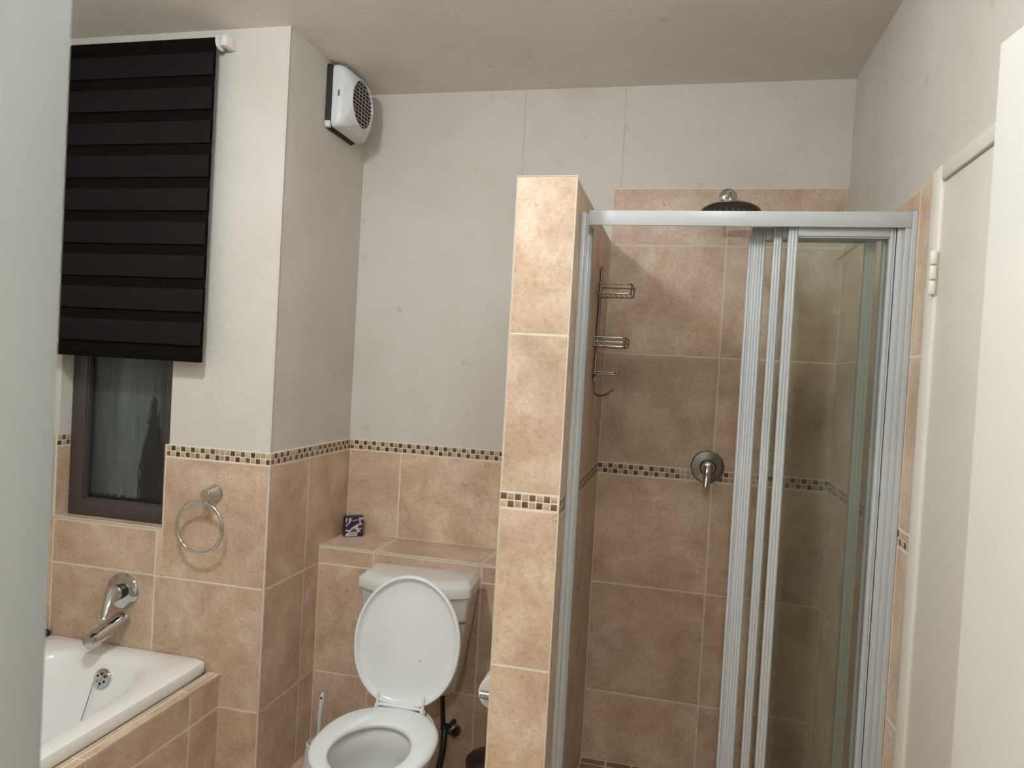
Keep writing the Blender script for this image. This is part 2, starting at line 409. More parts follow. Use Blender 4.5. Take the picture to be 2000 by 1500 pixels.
X_, Y_, Z_ = (1, 0, 0), (0, 1, 0), (0, 0, 1)
NX, NY = (-1, 0, 0), (0, -1, 0)
R_LOW = cuts(0.0, ZMB, ZB, ZA)

# ------------------------------------------------------------------ the room shell
YO = -2.2                                    # end of the passage behind the camera
bm = B(); box(bm, XL - .2, XR + .8, YO - .1, 3.0, -0.12, 0.0)
floor = struct('floor', bm, 'grout')
bm = B(); clad(bm, (XL, YF - .2, 0.0052), X_, Y_, Z_, cuts(0, 2.65, .43, .86, 1.29, 1.72, 2.15), cuts(0, XR - XL, .43, .86, 1.29, 1.72, 2.15, 2.58), bed=0.005)
obj('floor_tiling', bm, ['tile', 'grout'], floor)
bm = B(); box(bm, XSL, XR, YP + .10, YB, 0.005, 0.036)
obj('shower_tray_base', bm, 'grout', floor)
bm = B(); clad(bm, (XSL, YP + .10, 0.042), X_, Y_, Z_, cuts(0, YB - YP - .10, *[.1 * k for k in range(1, 9)]), cuts(0, XR - XSL, *[.1 * k for k in range(1, 9)]), bed=0.006)
obj('shower_floor_tiling', bm, ['floor_tile', 'grout'], floor)

bm = B(); box(bm, XL - .2, XR + .3, YF - .2, 3.0, ZC, ZC + 0.1)
struct('ceiling', bm, 'ceil')

# back wall (toilet and shower)
bm = B(); box(bm, XD - .02, XR + .2, YB + .0075, YB + .15, 0, ZC)
wb = struct('wall_back', bm, 'white')
bm = B()
clad(bm, (XD, YB, 0), X_, Z_, NY, [(ZSH, ZMB)], cuts(0, XPL - XD, -1.1195 - XD, -1.1195 + .4378 - XD))
xs_ = [0.1425 - XSL]
ZS = 1.2209; ZSB = ZS - MH
clad(bm, (XSL, YB, 0), X_, Z_, NY, cuts(.04, ZSB, ZSB - T, ZSB - 2 * T), cuts(0, XR - XSL, *xs_))
clad(bm, (XSL, YB, 0), X_, Z_, NY, cuts(ZS, 2.292, ZS + T, ZP), cuts(0, XR - XSL, *xs_))
obj('tile_cladding', bm, ['tile', 'grout'], wb)
bm = B(); mosaic(bm, (XD, YB, ZMB), X_, Z_, NY, XPL - XD)
mosaic(bm, (XSL, YB, ZSB), X_, Z_, NY, XR - XSL, phase=1)
obj('mosaic_border', bm, MOS, wb)
bm = B()
for xx, z0 in ((-.668, 2.10), (-.268, 2.296)):
    tube(bm, [(xx + (.006 if i % 2 else 0) * (1 - i / 7) * .6, YB + .0075, z0 + (ZC - z0) * i / 7) for i in range(8)], 0.0022, 6)
obj('plaster_seam', bm, 'white', wb)

# boxed-in return wall beside the toilet
bm = B(); box(bm, XD - .12, XD - .0075, YW + .0075, YB + .15, 0, ZC)
wr = struct('wall_return', bm, 'white')
bm = B(); clad(bm, (XD, YW, 0), Y_, Z_, X_, R_LOW, cuts(.0077, YB - YW, 2.50 - YW))
obj('tile_cladding', bm, ['tile', 'grout'], wr)
bm = B(); mosaic(bm, (XD, YW + .0077, ZMB), Y_, Z_, X_, YB - YW - .0077)
obj('mosaic_border', bm, MOS, wr)
bm = B(); tube(bm, [(XD - .001, YW + .001, z) for z in (0.0, .4, .8, ZMB)], 0.0042, 8)
obj('corner_bead', bm, 'bead', wr)
bm = B(); tube(bm, [(XD - .0075, YW + .0075, z) for z in (ZM, 1.7, 2.2, ZC)], 0.0035, 8)
obj('plaster_bead', bm, 'white', wr)

# window wall with its opening
WX0, WX1, WZ0, WZ1 = -2.233, -1.766, 0.925, 2.10
bm = B(); y0, y1 = YW + .0075, YW + .16
box(bm, XL - .2, WX0 - .0001, y0, y1, 0, ZC); box(bm, WX1 + .0075, XD - .1201, y0, y1, 0, ZC)
box(bm, WX0, WX1 + .0075, y0, y1, 0, WZ0 - .0075); box(bm, WX0, WX1 + .0075, y0, y1, WZ1, ZC)
ww = struct('wall_window', bm, 'white')
bm = B()
XG = -1.79
cl = cuts(0, XD - XL, WX0 - XL, XG - XL)
clad(bm, (XL, YW, 0), X_, Z_, NY, cuts(0, ZA, ZB), cl)
clad(bm, (XL, YW, 0), X_, Z_, NY, [(ZA, WZ0 - .0077)], cuts(0, XG - XL, WX0 - XL))
clad(bm, (XL, YW, 0), X_, Z_, NY, [(ZA, WZ0 - .0077)], [(XG - XL, WX1 + GAP - XL)])
clad(bm, (WX1, YW, 0), X_, Z_, NY, [(ZA, ZMB)], cuts(0, XD - WX1))
clad(bm, (WX0 + .0005, YW, 0), Y_, Z_, X_, [(WZ0, ZMB)], [(0, .10)])
clad(bm, (WX1, YW + .1, 0), NY, Z_, NX, [(WZ0, ZMB)], [(0, .10)])
clad(bm, (WX0, YW, WZ0), X_, Y_, Z_, [(0, .10)], cuts(0, WX1 - WX0, XG - WX0 - .04))
obj('tile_cladding', bm, ['tile', 'grout'], ww)
bm = B(); mosaic(bm, (WX1, YW, ZMB), X_, Z_, NY, XD - WX1, dark_p=0.85)
mosaic(bm, (WX0 + .0005, YW, ZMB), Y_, Z_, X_, .10); mosaic(bm, (WX1, YW + .1, ZMB), NY, Z_, NX, .10)
obj('mosaic_border', bm, MOS, ww)
bm = B(); tube(bm, [(WX1 + .001, YW + .001, z) for z in (WZ0 - .008, 1.1, ZM)], 0.004, 8)
tube(bm, [(WX0, YW + .001, WZ0 + .001), (WX1, YW + .001, WZ0 + .001)], 0.0035, 8)
obj('edge_trim', bm, 'bead', ww)

# left wall (behind the bath) and right wall, the wall with the doorway, and the passage
bm = B(); box(bm, XL - .2, XL - .0075, YF - .2, YW + .0074, 0, ZC)
wl = struct('wall_left', bm, 'white')
bm = B(); clad(bm, (XL, YF, 0), Y_, Z_, X_, R_LOW, cuts(0, YW - YF, *[.43 * k for k in range(1, 5)]))
obj('tile_cladding', bm, ['tile', 'grout'], wl)
bm = B(); mosaic(bm, (XL, YF, ZMB), Y_, Z_, X_, YW - YF); obj('mosaic_border', bm, MOS, wl)

DY0, DY1, DZ = 1.025, 1.862, 2.078          # opening of the closed door in the right wall
bm = B()
box(bm, XR + .0075, XR + .15, DY1, YB + .0074, 0, ZC); box(bm, XR + .0075, XR + .15, DY0, DY1, DZ, ZC)
box(bm, XR + .0075, XR + .15, YF - .2, DY0, 0, ZC)
wrt = struct('wall_right', bm, 'white')
bm = B()
cr = cuts(0, YB - DY1 - .002, YB - 2.407, YB - 1.9766)
clad(bm, (XR, YB, 0), NY, Z_, NX, cuts(.0, ZSB, ZSB - T, ZSB - 2 * T), cr)
clad(bm, (XR, YB, 0), NY, Z_, NX, cuts(ZS, ZP - .004, ZS + T), cr)
obj('tile_cladding', bm, ['tile', 'grout'], wrt)
bm = B(); mosaic(bm, (XR, YB, ZSB), NY, Z_, NX, YB - DY1 - .002); obj('mosaic_border', bm, MOS, wrt)

HX0, HX1, HZ = -0.452, 0.50, 2.085           # doorway the camera looks through
bm = B(); box(bm, XL - .2, HX0 - .005, YF - .2, YF, 0, ZC); box(bm, HX1 + .005, XR + .0074, YF - .2, YF, 0, ZC)
box(bm, HX0 - .005, HX1 + .005, YF - .2, YF, HZ + .005, ZC)
struct('wall_front', bm, 'hall')
bm = B(); box(bm, -1.0, -.9, YO, YF - .2, 0, ZC); struct('wall_passage_left', bm, 'hall')
bm = B(); box(bm, .85, .95, YO, YF - .2, 0, ZC); struct('wall_passage_right', bm, 'hall')
bm = B(); box(bm, -1.0, .95, YO - .1, YO, 0, ZC); struct('wall_passage_end', bm, 'hall')
bm = B(); box(bm, -1.0, .95, YO - .1, YF - .2, ZC, ZC + .1); struct('ceiling_passage', bm, 'hall')

# low partition between toilet and shower
zt = ZP + .012
bm = B(); box(bm, XPL + .0075, XSL - .0075, YP + .0075, YB, 0, zt - .0075)
wp = struct('wall_partition', bm, 'grout')
bm = B(); o_ = .012
rows_hi = cuts(ZS + o_, zt, ZS + o_ + T); rows_lo = cuts(0, ZSB + o_, ZSB + o_ - T, ZSB + o_ - 2 * T)
clad(bm, (XPL, YP, 0), X_, Z_, NY, rows_hi, [(0, XSL - XPL)]); clad(bm, (XPL, YP, 0), X_, Z_, NY, rows_lo, [(0, XSL - XPL)])
ycs = cuts(.0077, YB - YP, .27, .27 + T, .27 + 2 * T)
for rws in (cuts(ZS, zt - .0077, ZS + T), cuts(0, ZSB, ZSB - T, ZSB - 2 * T)):
    clad(bm, (XSL, YP, 0), Y_, Z_, X_, rws, ycs)
clad(bm, (XPL, YP, 0), Y_, Z_, NX, cuts(0, zt - .0077, ZB, ZA, ZMB, ZMB + T), ycs)
clad(bm, (XPL, YP, zt), X_, Y_, Z_, ycs, [(0, XSL - XPL)])
obj('tile_cladding', bm, ['tile', 'grout'], wp)
bm = B(); mosaic(bm, (XPL, YP, ZSB + o_), X_, Z_, NY, XSL - XPL, phase=1)
mosaic(bm, (XSL, YP + .0077, ZSB), Y_, Z_, X_, YB - YP - .0077, phase=0)
obj('mosaic_border', bm, MOS, wp)
bm = B()
for a, b in ((XPL, YP), (XSL, YP)): tube(bm, [(a, b + .001, z) for z in (0, 1, zt)], 0.0018, 6)
tube(bm, [(XPL, YP + .001, zt), (XSL, YP + .001, zt)], 0.002, 6)
obj('edge_trim', bm, 'bead', wp)

# tiled ledge behind the cistern
bm = B(); box(bm, XD + .0002, XPL - .0002, YS + .0075, YB - .0002, 0, ZSH - .0075)
lg = struct('trim_1', bm, 'grout'); lg['label'] = 'tiled ledge behind the toilet cistern'
bm = B(); cs = cuts(0, XPL - XD, -1.1195 - XD, -1.1195 + .4378 - XD)
clad(bm, (XD, YS, 0), X_, Z_, NY, cuts(0, ZSH - .0077, ZB, ZA), cs)
clad(bm, (XD, YS, ZSH), X_, Y_, Z_, [(0, YB - YS)], cs)
obj('tile_cladding', bm, ['tile', 'grout'], lg)
bm = B(); tube(bm, [(XD, YS + .001, ZSH - .001), (XPL, YS + .001, ZSH - .001)], 0.0026, 8)
obj('edge_trim', bm, 'bead', lg)

# tiled surround of the bath
XA = -1.506; BY0 = 0.52
bm = B(); box(bm, XA - .0075, XA - .045, BY0, YW - .0002, 0, .442 - .0075)
bs = struct('trim_2', bm, 'grout'); bs['label'] = 'tiled side panel of the bath with a narrow tiled ledge'
bm = B(); yc = [2.068 - .43 * k for k in range(4)]
clad(bm, (XA, BY0, 0), Y_, Z_, X_, cuts(0, .4343, ZB), cuts(0, YW - BY0, *[y - BY0 for y in yc]))
clad(bm, (XA, BY0, .442), NX, Y_, Z_, cuts(0, YW - BY0, *[y - BY0 for y in yc]), cuts(0, .0475, .030))
obj('tile_cladding', bm, ['tile', 'grout'], bs)
bm = B(); tube(bm, [(XA - .001, BY0, .441), (XA - .001, YW, .441)], 0.0036, 8)
obj('edge_trim', bm, 'tile', bs)

# ------------------------------------------------------------------ window, doors
wy = 2.283
bm = B(); fx0, fx1 = WX0 + .002, WX1 - .002
win = thing('window_1', 'small bronze-framed window with dirty glass over the bath', 'window', (-2.0, wy, WZ0)); win['kind'] = 'structure'
bm = B()
box(bm, fx0, fx0 + .062, wy, wy + .05, WZ0 + .002, WZ1, .003); box(bm, fx1 - .055, fx1, wy, wy + .05, WZ0 + .002, WZ1, .003)
box(bm, fx0 + .058, fx1 - .05, wy, wy + .05, WZ0 + .002, WZ0 + .062, .003); box(bm, fx0 + .058, fx1 - .05, wy, wy + .05, WZ1 - .06, WZ1, .003)
box(bm, fx0 + .058, fx0 + .068, wy + .006, wy + .05, WZ0 + .05, WZ1 - .05, .001); box(bm, fx0 + .058, fx1 - .05, wy + .006, wy + .05, WZ0 + .055, WZ0 + .068, .001)
obj('window_frame', bm, 'winframe', win)
bm = B(); box(bm, fx0 + .05, fx1 - .04, wy + .024, wy + .030, WZ0 + .05, WZ1 - .05)
obj('glass_pane', bm, 'winglass', win)

d1 = thing('door_1', 'closed cream door with painted hinges in the right wall', 'door', (XR, (DY0 + DY1) / 2, 0)); d1['kind'] = 'structure'
bm = B(); fwid = .062; px = XR - .010
box(bm, px, XR + .06, DY1 - fwid, DY1, 0, DZ, .004); box(bm, px, XR + .06, DY0, DY0 + fwid, 0, DZ, .004)
box(bm, px, XR + .06, DY0 + fwid - .002, DY1 - fwid + .002, DZ - .036, DZ, .004)
obj('door_frame', bm, 'frame', d1)
bm = B(); box(bm, XR - .004, XR + .038, DY0 + fwid + .003, DY1 - fwid - .0035, .008, DZ - .040, .002)
obj('door_leaf', bm, 'leaf', d1)
bm = B(); 
box(bm, XR + .03, XR + .058, DY0 + fwid - .01, DY1 - fwid + .01, 0, DZ - .03)  # black slab filling the opening behind the leaf, seen through the gap
obj('black_backing', bm, 'black', d1)
for zc_ in (1.835, 0.30):
    bm = B(); yy = DY1 - fwid + .001
    for k in (-1, 0, 1):
        lathe(bm, (px - .004, yy, zc_ + k * .034 - .015), Z_, [(.0075, 0), (.0085, .002), (.0085, .028), (.0075, .030)], 12)
    box(bm, px - .001, px + .004, yy, yy + .020, zc_ - .05, zc_ + .05, .001)
    obj('hinge', bm, 'frame', d1)

# the bathroom's own door, swung open against the right side
d2 = thing('door_2', 'white door leaf standing open at the right edge of the picture', 'door', (.47, .405, 0)); d2['kind'] = 'structure'
A_ = Vector((.389, 1.087, 0)); H_ = Vector((.47, .405, 0)); dr = (H_ - A_).normalized(); nn = Vector((-dr.y, dr.x, 0))
if nn.x < 0: nn = -nn
bm = B()
c = [A_, H_, H_ + nn * .04, A_ + nn * .04]
loft(bm, [[q + Vector((0, 0, .01)) for q in c], [q + Vector((0, 0, 2.035)) for q in c]])
bmesh.ops.bevel(bm, geom=bm.edges[:], offset=.003, segments=2, profile=.5, affect='EDGES')
obj('door_leaf', bm, 'leaf2', d2)
bm = B(); q = A_ + dr * .0005 + nn * .02
box(bm, q.x - .009, q.x + .009, q.y - .0008, q.y + .004, .94, 1.10)
obj('latch_plate', bm, 'chrome', d2)

jam = thing('trim_3', 'grey-white steel door frame blurred at the left edge of the picture', 'door frame', (HX0, YF, 0)); jam['kind'] = 'structure'
bm = B()
box(bm, HX0, -.404, .352, .402, 0, HZ, .004); box(bm, HX0, -.414, YF - .215, .352, 0, HZ, .004)
box(bm, HX1 - .004, HX1 + .003, YF - .215, .402, 0, HZ, .002)
box(bm, HX0, HX1, .352, .402, HZ - .045, HZ, .004); box(bm, HX0, HX1, YF - .215, .352, HZ - .035, HZ, .004)
obj('frame_profile', bm, 'jamb', jam)

# ------------------------------------------------------------------ lamps (above the frame of the picture)
SPOT_AT = ['nearest the shower', 'between the bath and the doorway', 'just inside the doorway near the open door']
for i, (lx, ly, lw_, LR) in enumerate(LAMPS):
    if lw_ <= 0: continue
    lp = thing('ceiling_lamp', 'small round glass ceiling lamp ' + SPOT_AT[i], 'lamp', (lx, ly, ZC), group='ceiling lamps')
    bm = B(); lathe(bm, (lx, ly, ZC - .0002), (0, 0, -1), [(LR * .95, 0), (LR + .008, 0), (LR + .008, .010), (LR * .9, .014), (LR * .5, .016)], 40)
    obj('base_ring', bm, 'whitepl', lp)
    MT['spot%d' % i] = mat('lit_globe_%d' % i, (0.9, 0.9, 0.9), 0.4, emit=LAMP_COL, estr=lw_ / (2.0 * PI * PI * LR * LR))
    bm = B(); bmesh.ops.create_uvsphere(bm, u_segments=28, v_segments=18, radius=LR, matrix=Matrix.Translation((lx, ly, ZC - .014 - LR * .32)) @ Matrix.Diagonal((1, 1, .36, 1)))
    obj('lit_globe', bm, 'spot%d' % i, lp)
hl = thing('passage_lamp', 'round ceiling lamp of the passage behind the viewer', 'lamp', (HALL_C[0], HALL_C[1], ZC))
bm = B(); lathe(bm, (HALL_C[0], HALL_C[1], ZC), (0, 0, -1), [(.05, 0), (.05, .02), (.008, .03), (.008, .19)], 24)
obj('ceiling_rose', bm, 'whitepl', hl)
bm = B(); bmesh.ops.create_uvsphere(bm, u_segments=24, v_segments=16, radius=.045, matrix=Matrix.Translation(HALL_C))
obj('bulb', bm, 'hallbulb', hl)

# ------------------------------------------------------------------ roller blind
bx0, bx1, by = -2.207, -1.607, YW - .055
bl = thing('roller_blind', 'dark brown banded roller blind over the window', 'blind', ((bx0 + bx1) / 2, YW, 1.52))
bm = B(); zc_ = 2.628
lathe(bm, (bx0, by + .026, zc_), X_, [(.016, 0), (.016, bx1 - bx0)], 24)
obj('roller_tube', bm, 'whitepl', bl)
# front layer: overlapping cloth bands; rear layer: the bands seen in the gaps
zt_, per, light = 2.583, .1157, .0715
bm = B(); bk = B()
ang = [i / 6 * (PI * .55) for i in range(7)]
def strip(bmx, x0, x1, prof, th=.0012):
    ring0 = [Vector((x0, y, z)) for y, z in prof] + [Vector((x0, y + th, z)) for y, z in prof[::-1]]
    ring1 = [Vector((x1, p.y, p.z)) for p in ring0]
    loft(bmx, [ring0, ring1])
over = [(by + .026 - .0185 * math.sin(a), zc_ + .0185 * math.cos(a)) for a in ang] 
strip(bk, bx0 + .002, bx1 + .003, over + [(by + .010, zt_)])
k = 0; z = zt_
while z - light > 1.56:
    strip(bm, bx0, bx1, [(by + .0055, z + .006), (by + .002, z), (by, z - light * .5), (by + .001, z - light)])
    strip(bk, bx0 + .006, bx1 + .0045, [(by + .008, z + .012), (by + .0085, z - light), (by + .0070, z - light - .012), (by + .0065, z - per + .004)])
    z -= per
zb_ = z
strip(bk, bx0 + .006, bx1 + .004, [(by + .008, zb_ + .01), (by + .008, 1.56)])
obj('front_fabric', bm, 'blindA', bl); obj('rear_fabric', bk, 'blindB', bl)
bm = B(); box(bm, bx0 + .003, bx1 + .005, by + .000, by + .012, 1.528, 1.574, .004)
obj('bottom_bar', bm, 'blindB', bl)
bm = B(); lathe(bm, (bx1 + .004, by + .026, zc_), X_, [(.026, 0), (.027, .002), (.027, .005), (.018, .007), (.012, .008)], 28)
lathe(bm, (bx1 + .010, by + .026, zc_), X_, [(.009, 0), (.009, .012)], 16)
box(bm, bx1 + .020, bx1 + .044, by + .006, YW + .0074, zc_ - .018, zc_ + .018, .005)
obj('end_bracket', bm, 'whitepl', bl)
bm = B(); lathe(bm, (bx0 - .004, by + .026, zc_), NX, [(.026, 0), (.027, .005), (.012, .008)], 28)
box(bm, bx0 - .03, bx0 - .008, by + .012, YW + .0074, zc_ - .017, zc_ + .017, .005)
obj('end_bracket', bm, 'whitepl', bl)

# ------------------------------------------------------------------ extractor fan
fy, fz, fh = 2.621, 2.561, .114
fn = thing('extractor_fan', 'white square extractor fan with a round grille high in the corner', 'fan', (XD, fy, fz))
XP_ = XD - .0075
def rsq(x, h, r, n=6):
    out = []
    for cx, cy, a0 in ((1, 1, 0), (-1, 1, PI / 2), (-1, -1, PI), (1, -1, 3 * PI / 2)):
        for i in range(n + 1):
            a = a0 + PI / 2 * i / n
            out.append(Vector((x, fy + (h - r) * cx + r * math.cos(a), fz + (h - r) * cy + r * math.sin(a))))
    return out
bm = B(); loft(bm, [rsq(XP_ + .0003, fh + .008, .02), rsq(XP_ + .024, fh + .001, .02)])
obj('back_box', bm, 'fandark', fn)
# cover: body with chamfer and a round opening
NS = 28
bm = B(); xf = XD + .088
def circ_f(x, r): 
    return [Vector((x, fy + r * math.cos(a), fz + r * math.sin(a))) for a in angs]
angs = []
for a0 in (0, PI / 2, PI, 3 * PI / 2):
    for i in range(7): angs.append(a0 + PI / 2 * i / 6 * .999)
loft(bm, [rsq(XP_ + .026, fh - .003, .02), rsq(XP_ + .024, fh + .003, .02), rsq(XD + .030, fh + .004, .022), rsq(XD + .052, fh, .026), rsq(XD + .062, fh - .006, .03), rsq(XD + .084, fh - .022, .05), circ_f(xf, .093), circ_f(xf + .001, .090), circ_f(xf - .004, .088), circ_f(xf - .022, .087)], True, False)
obj('cover', bm, 'fan', fn)
bm = B(); loft(bm, [circ_f(xf - .020, .0868), circ_f(xf - .008, .0868)])  # near-black disc stands in for the shade behind the grille
obj('opening_shade', bm, 'fandark', fn)
bm = B()
for i in range(12):
    zz = fz - .079 + i * .0144
    hw_ = math.sqrt(max(0, .0865 ** 2 - (zz - fz) ** 2))
    if hw_ < .012: continue
    tube(bm, [(xf - .0025, fy - hw_, zz), (xf - .0025, fy + hw_, zz)], .0019, 8)
for yy in (-.055, -.0275, 0, .0275, .055):
    hz = math.sqrt(.0865 ** 2 - yy * yy); tube(bm, [(xf - .0045, fy + yy, fz - hz), (xf - .0045, fy + yy, fz + hz)], .0013, 6)
obj('grille', bm, 'vane', fn)
bm = B(); box(bm, XD + .040, XD + .046, fy - fh - .0045, fy - fh - .0035, fz - .006, fz + .016)
for k in range(5): box(bm, XD + .0405 , XD + .0455, fy - fh - .0048, fy - fh - .0038, fz - .0055 + k * .0044, fz - .0035 + k * .0044)
obj('brand_mark', bm, 'label', fn)
bm = B(); box(bm, XD + .058, XD + .066, fy + fh - .055, fy + fh - .03, fz + fh - .008, fz + fh - .002, .001)
obj('top_catch', bm, 'label', fn)
bm = B()
box(bm, XP_ + .001, XP_ + .022, fy - fh - .012, fy - fh + .008, fz - fh - .008, fz - fh + .016, .004)
obj('corner_clip', bm, 'fan', fn)

# ------------------------------------------------------------------ towel ring
tr = thing('towel_ring', 'chrome towel ring on the tiles right of the window', 'towel ring', (-1.560, YW, 1.074))
bm = B(); ax = Vector((-.02, -1, .04)).normalized(); b0 = Vector((-1.560, YW + .001, 1.074))
lathe(bm, b0, (0, -1, 0), [(.031, 0), (.032, .004), (.030, .008), (.025, .016), (.0215, .048), (.020, .056), (.018, .058)], 32)
obj('wall_post', bm, 'chrome', tr)
bm = B(); tube(bm, [(-1.560, YW - .045, 1.063), (-1.562, YW - .048, 1.044)], .0105, 12)
tube(bm, [(-1.585, YW - .049, 1.048), (-1.562, YW - .049, 1.046), (-1.540, YW - .049, 1.036)], .0062, 12)
obj('ring_holder', bm, 'chrome', tr)
bm = B(); C0 = Vector((-1.580, YW - .050, .961))
tube(bm, [C0 + Vector((.0895 * math.cos(t), -.006 * math.sin(t) * 0, .0895 * math.sin(t))) for t in [2 * PI * i / 64 for i in range(64)]], .0056, 12, closed=True)
obj('ring', bm, 'chrome', tr)

# ------------------------------------------------------------------ bath tap: mixer and spout
mx = thing('bath_mixer', 'chrome single-lever mixer on the wall above the bath spout', 'tap', (-1.918, YW, .686))
c0 = Vector((-1.918, YW, .686))
bm = B(); lathe(bm, c0, NY, [(.064, -.001), (.065, .004), (.062, .009), (.040, .014), (.030, .0155)], 48)
obj('wall_plate', bm, 'chrome', mx)
bm = B(); lathe(bm, c0, NY, [(.027, .012), (.027, .036)], 32)
obj('black_collar', bm, 'black', mx)
bm = B(); lathe(bm, c0, NY, [(.0255, .034), (.028, .038), (.0285, .050), (.025, .062), (.014, .069)], 32)
obj('cartridge_housing', bm, 'chrome', mx)
def lever(bm, p0, p1, w0, w1, t0, t1, up, bul=.004):
    p0, p1, up = Vector(p0), Vector(p1), Vector(up).normalized(); d = (p1 - p0).normalized(); s = d.cross(up).normalized(); n_ = s.cross(d)
    rings = []
    for i in range(9):
        t = i / 8; e = math.sin(min(1, (1 - t) * 6) * PI / 2) if t > .8 else 1
        e0 = math.sin(min(1, t * 6 + .25) * PI / 2)
        ww_ = (w0 + (w1 - w0) * t ** .7) * max(.6, e) * e0; tt = (t0 + (t1 - t0) * t) * max(.6, e) * e0
        cpt = p0 + (p1 - p0) * t + n_ * (bul * math.sin(PI * t))
        rings.append([cpt + s * ww_ * math.cos(a) + n_ * tt * math.sin(a) for a in [2 * PI * k / 16 for k in range(16)]])
    loft(bm, rings)
bm = B(); lever(bm, c0 + Vector((0.0, -.040, .016)), (-1.888, YW - .122, .626), .029, .013, .025, .009, (0, -1, .4))
obj('lever', bm, 'chrome', mx)

sp = thing('bath_spout', 'chrome bath spout pointing out over the tub', 'tap', (-1.916, YW, .577))
s0 = Vector((-1.916, YW + .001, .577)); s1 = Vector((-1.922, YW - .165, .546))
bm = B(); rings = []
d = (s1 - s0).normalized(); side = d.cross(Vector((0, 0, 1))).normalized(); up = side.cross(d)
for i in range(13):
    t = i / 12; r_ = .034 - .006 * t; e = 1.0
    if t > .85: e = math.sqrt(max(.03, 1 - ((t - .85) / .15) ** 2))
    cpt = s0 + (s1 - s0) * t - up * (.004 * t * t) 
    rings.append([cpt + side * r_ * e * math.cos(a) + up * (r_ * .92 * e if math.sin(a) > 0 else r_ * .7 * e) * math.sin(a) for a in [2 * PI * k / 24 for k in range(24)]])
loft(bm, rings); obj('spout_body', bm, 'chrome', sp)
bm = B(); q = s1 - d * .022
lathe(bm, q - up * .008, -up, [(.013, 0), (.0135, .012), (.012, .018)], 20); obj('outlet', bm, 'chrome', sp)

# ------------------------------------------------------------------ bathtub
BX0, BX1, BYA, BYB, BZ = XL + .004, -1.553, .555, YW - .003, .486
bt = thing('bathtub', 'white bathtub set in tiles under the window', 'bathtub', ((BX0 + BX1) / 2, (BYA + BYB) / 2, 0))
def sup(cx, cy, a, b, z, p=4.2, n=96):
    out = []
    for i in range(n):
        t = 2 * PI * i / n; ct, st = math.cos(t), math.sin(t)
        d = (abs(ct) ** p + abs(st) ** p) ** (-1 / p); out.append(Vector((cx + a * ct * d, cy + b * st * d, z)))
    return out
def rect_ring(x0, x1, y0, y1, z, r, n=96):
    # ray-cast each angle onto a rectangle with small round corners, so that rings match the oval of the basin
    cx, cy = (x0 + x1) / 2, (y0 + y1) / 2; hx, hy = (x1 - x0) / 2, (y1 - y0) / 2; out = []; p = 40.0
    for i in range(n):
        t = 2 * PI * i / n; ct, st = math.cos(t), math.sin(t)
        d = (abs(ct) ** p + abs(st) ** p) ** (-1 / p)
        out.append(Vector((cx + hx * ct * d, cy + hy * st * d, z)))
    return out
icx, icy, ia, ib = -1.900, 1.365, .272, .765
bm = B()
loft(bm, [rect_ring(BX0 + .02, BX1 - .02, BYA + .02, BYB - .02, .40, 0), rect_ring(BX0 + .003, BX1 - .004, BYA, BYB, .4445, 0), rect_ring(BX0, BX1, BYA, BYB, .452, 0),
          rect_ring(BX0, BX1 - .001, BYA, BYB, BZ - .007, 0), rect_ring(BX0 + .002, BX1 - .003, BYA + .002, BYB - .002, BZ - .002, 0), rect_ring(BX0 + .006, BX1 - .008, BYA + .006, BYB - .006, BZ, 0),
          sup(icx, icy, ia + .016, ib + .016, BZ - .001), sup(icx, icy, ia + .004, ib + .004, BZ - .006), sup(icx, icy, ia - .006, ib - .006, BZ - .022),
          sup(icx, icy, ia - .022, ib - .028, .40), sup(icx, icy, ia - .045, ib - .065, .25), sup(icx, icy, ia - .065, ib - .11, .15), sup(icx, icy, ia - .095, ib - .15, .105), sup(icx, icy, ia - .16, ib - .24, .09)], False, True)
obj('tub', bm, 'bath', bt)
ov = Vector((-1.882, 2.1035, .418)); ovn = Vector((0, -1, .26)).normalized()
bm = B(); lathe(bm, ov, ovn, [(.032, -.006), (.033, .002), (.030, .006), (.012, .008), (.004, .0085)], 36)
of = obj('overflow_plate', bm, 'chrome', bt)
bm = B(); u_ = Vector((1, 0, 0)); v_ = ovn.cross(u_)
for k in range(6):
    a = PI / 6 + k * PI / 3; q = ov + u_ * .016 * math.cos(a) + v_ * .016 * math.sin(a) + ovn * .0055
    lathe(bm, q, ovn, [(.0052, 0), (.0050, .0025)], 12)
obj('overflow_hole', bm, 'black', of)
bm = B(); hk = ov + ovn * .008
tube(bm, arc_pts([hk, hk + ovn * .012 - Vector((.004, 0, .002)), hk + ovn * .018 + Vector((-.012, 0, -.012))], .006), .003, 8)
obj('chain_hook', bm, 'chrome', of)
bm = B(); cpt = hk + ovn * .018 + Vector((-.012, 0, -.012)); e_ = Vector((-1.93, 2.035, .20))
for i in range(60):
    t = i / 59; q = cpt.lerp(e_, t) + Vector((0, .012 * math.sin(PI * t) * 0, 0)); bmesh.ops.create_icosphere(bm, subdivisions=1, radius=.0022, matrix=Matrix.Translation(q))
tube(bm, [cpt, e_], .0009, 6)
obj('plug_chain', bm, 'dchrome', bt)

bm = B(); lathe(bm, (-2.226, 2.203, BZ - .0005), Z_, [(.015, 0), (.016, .003), (.016, .012), (.013, .018), (.006, .022), (.002, .023)], 20)
st_ = tag(obj('bath_stopper', bm, 'black'), 'small black stopper on the rear left corner of the bath rim', 'stopper')

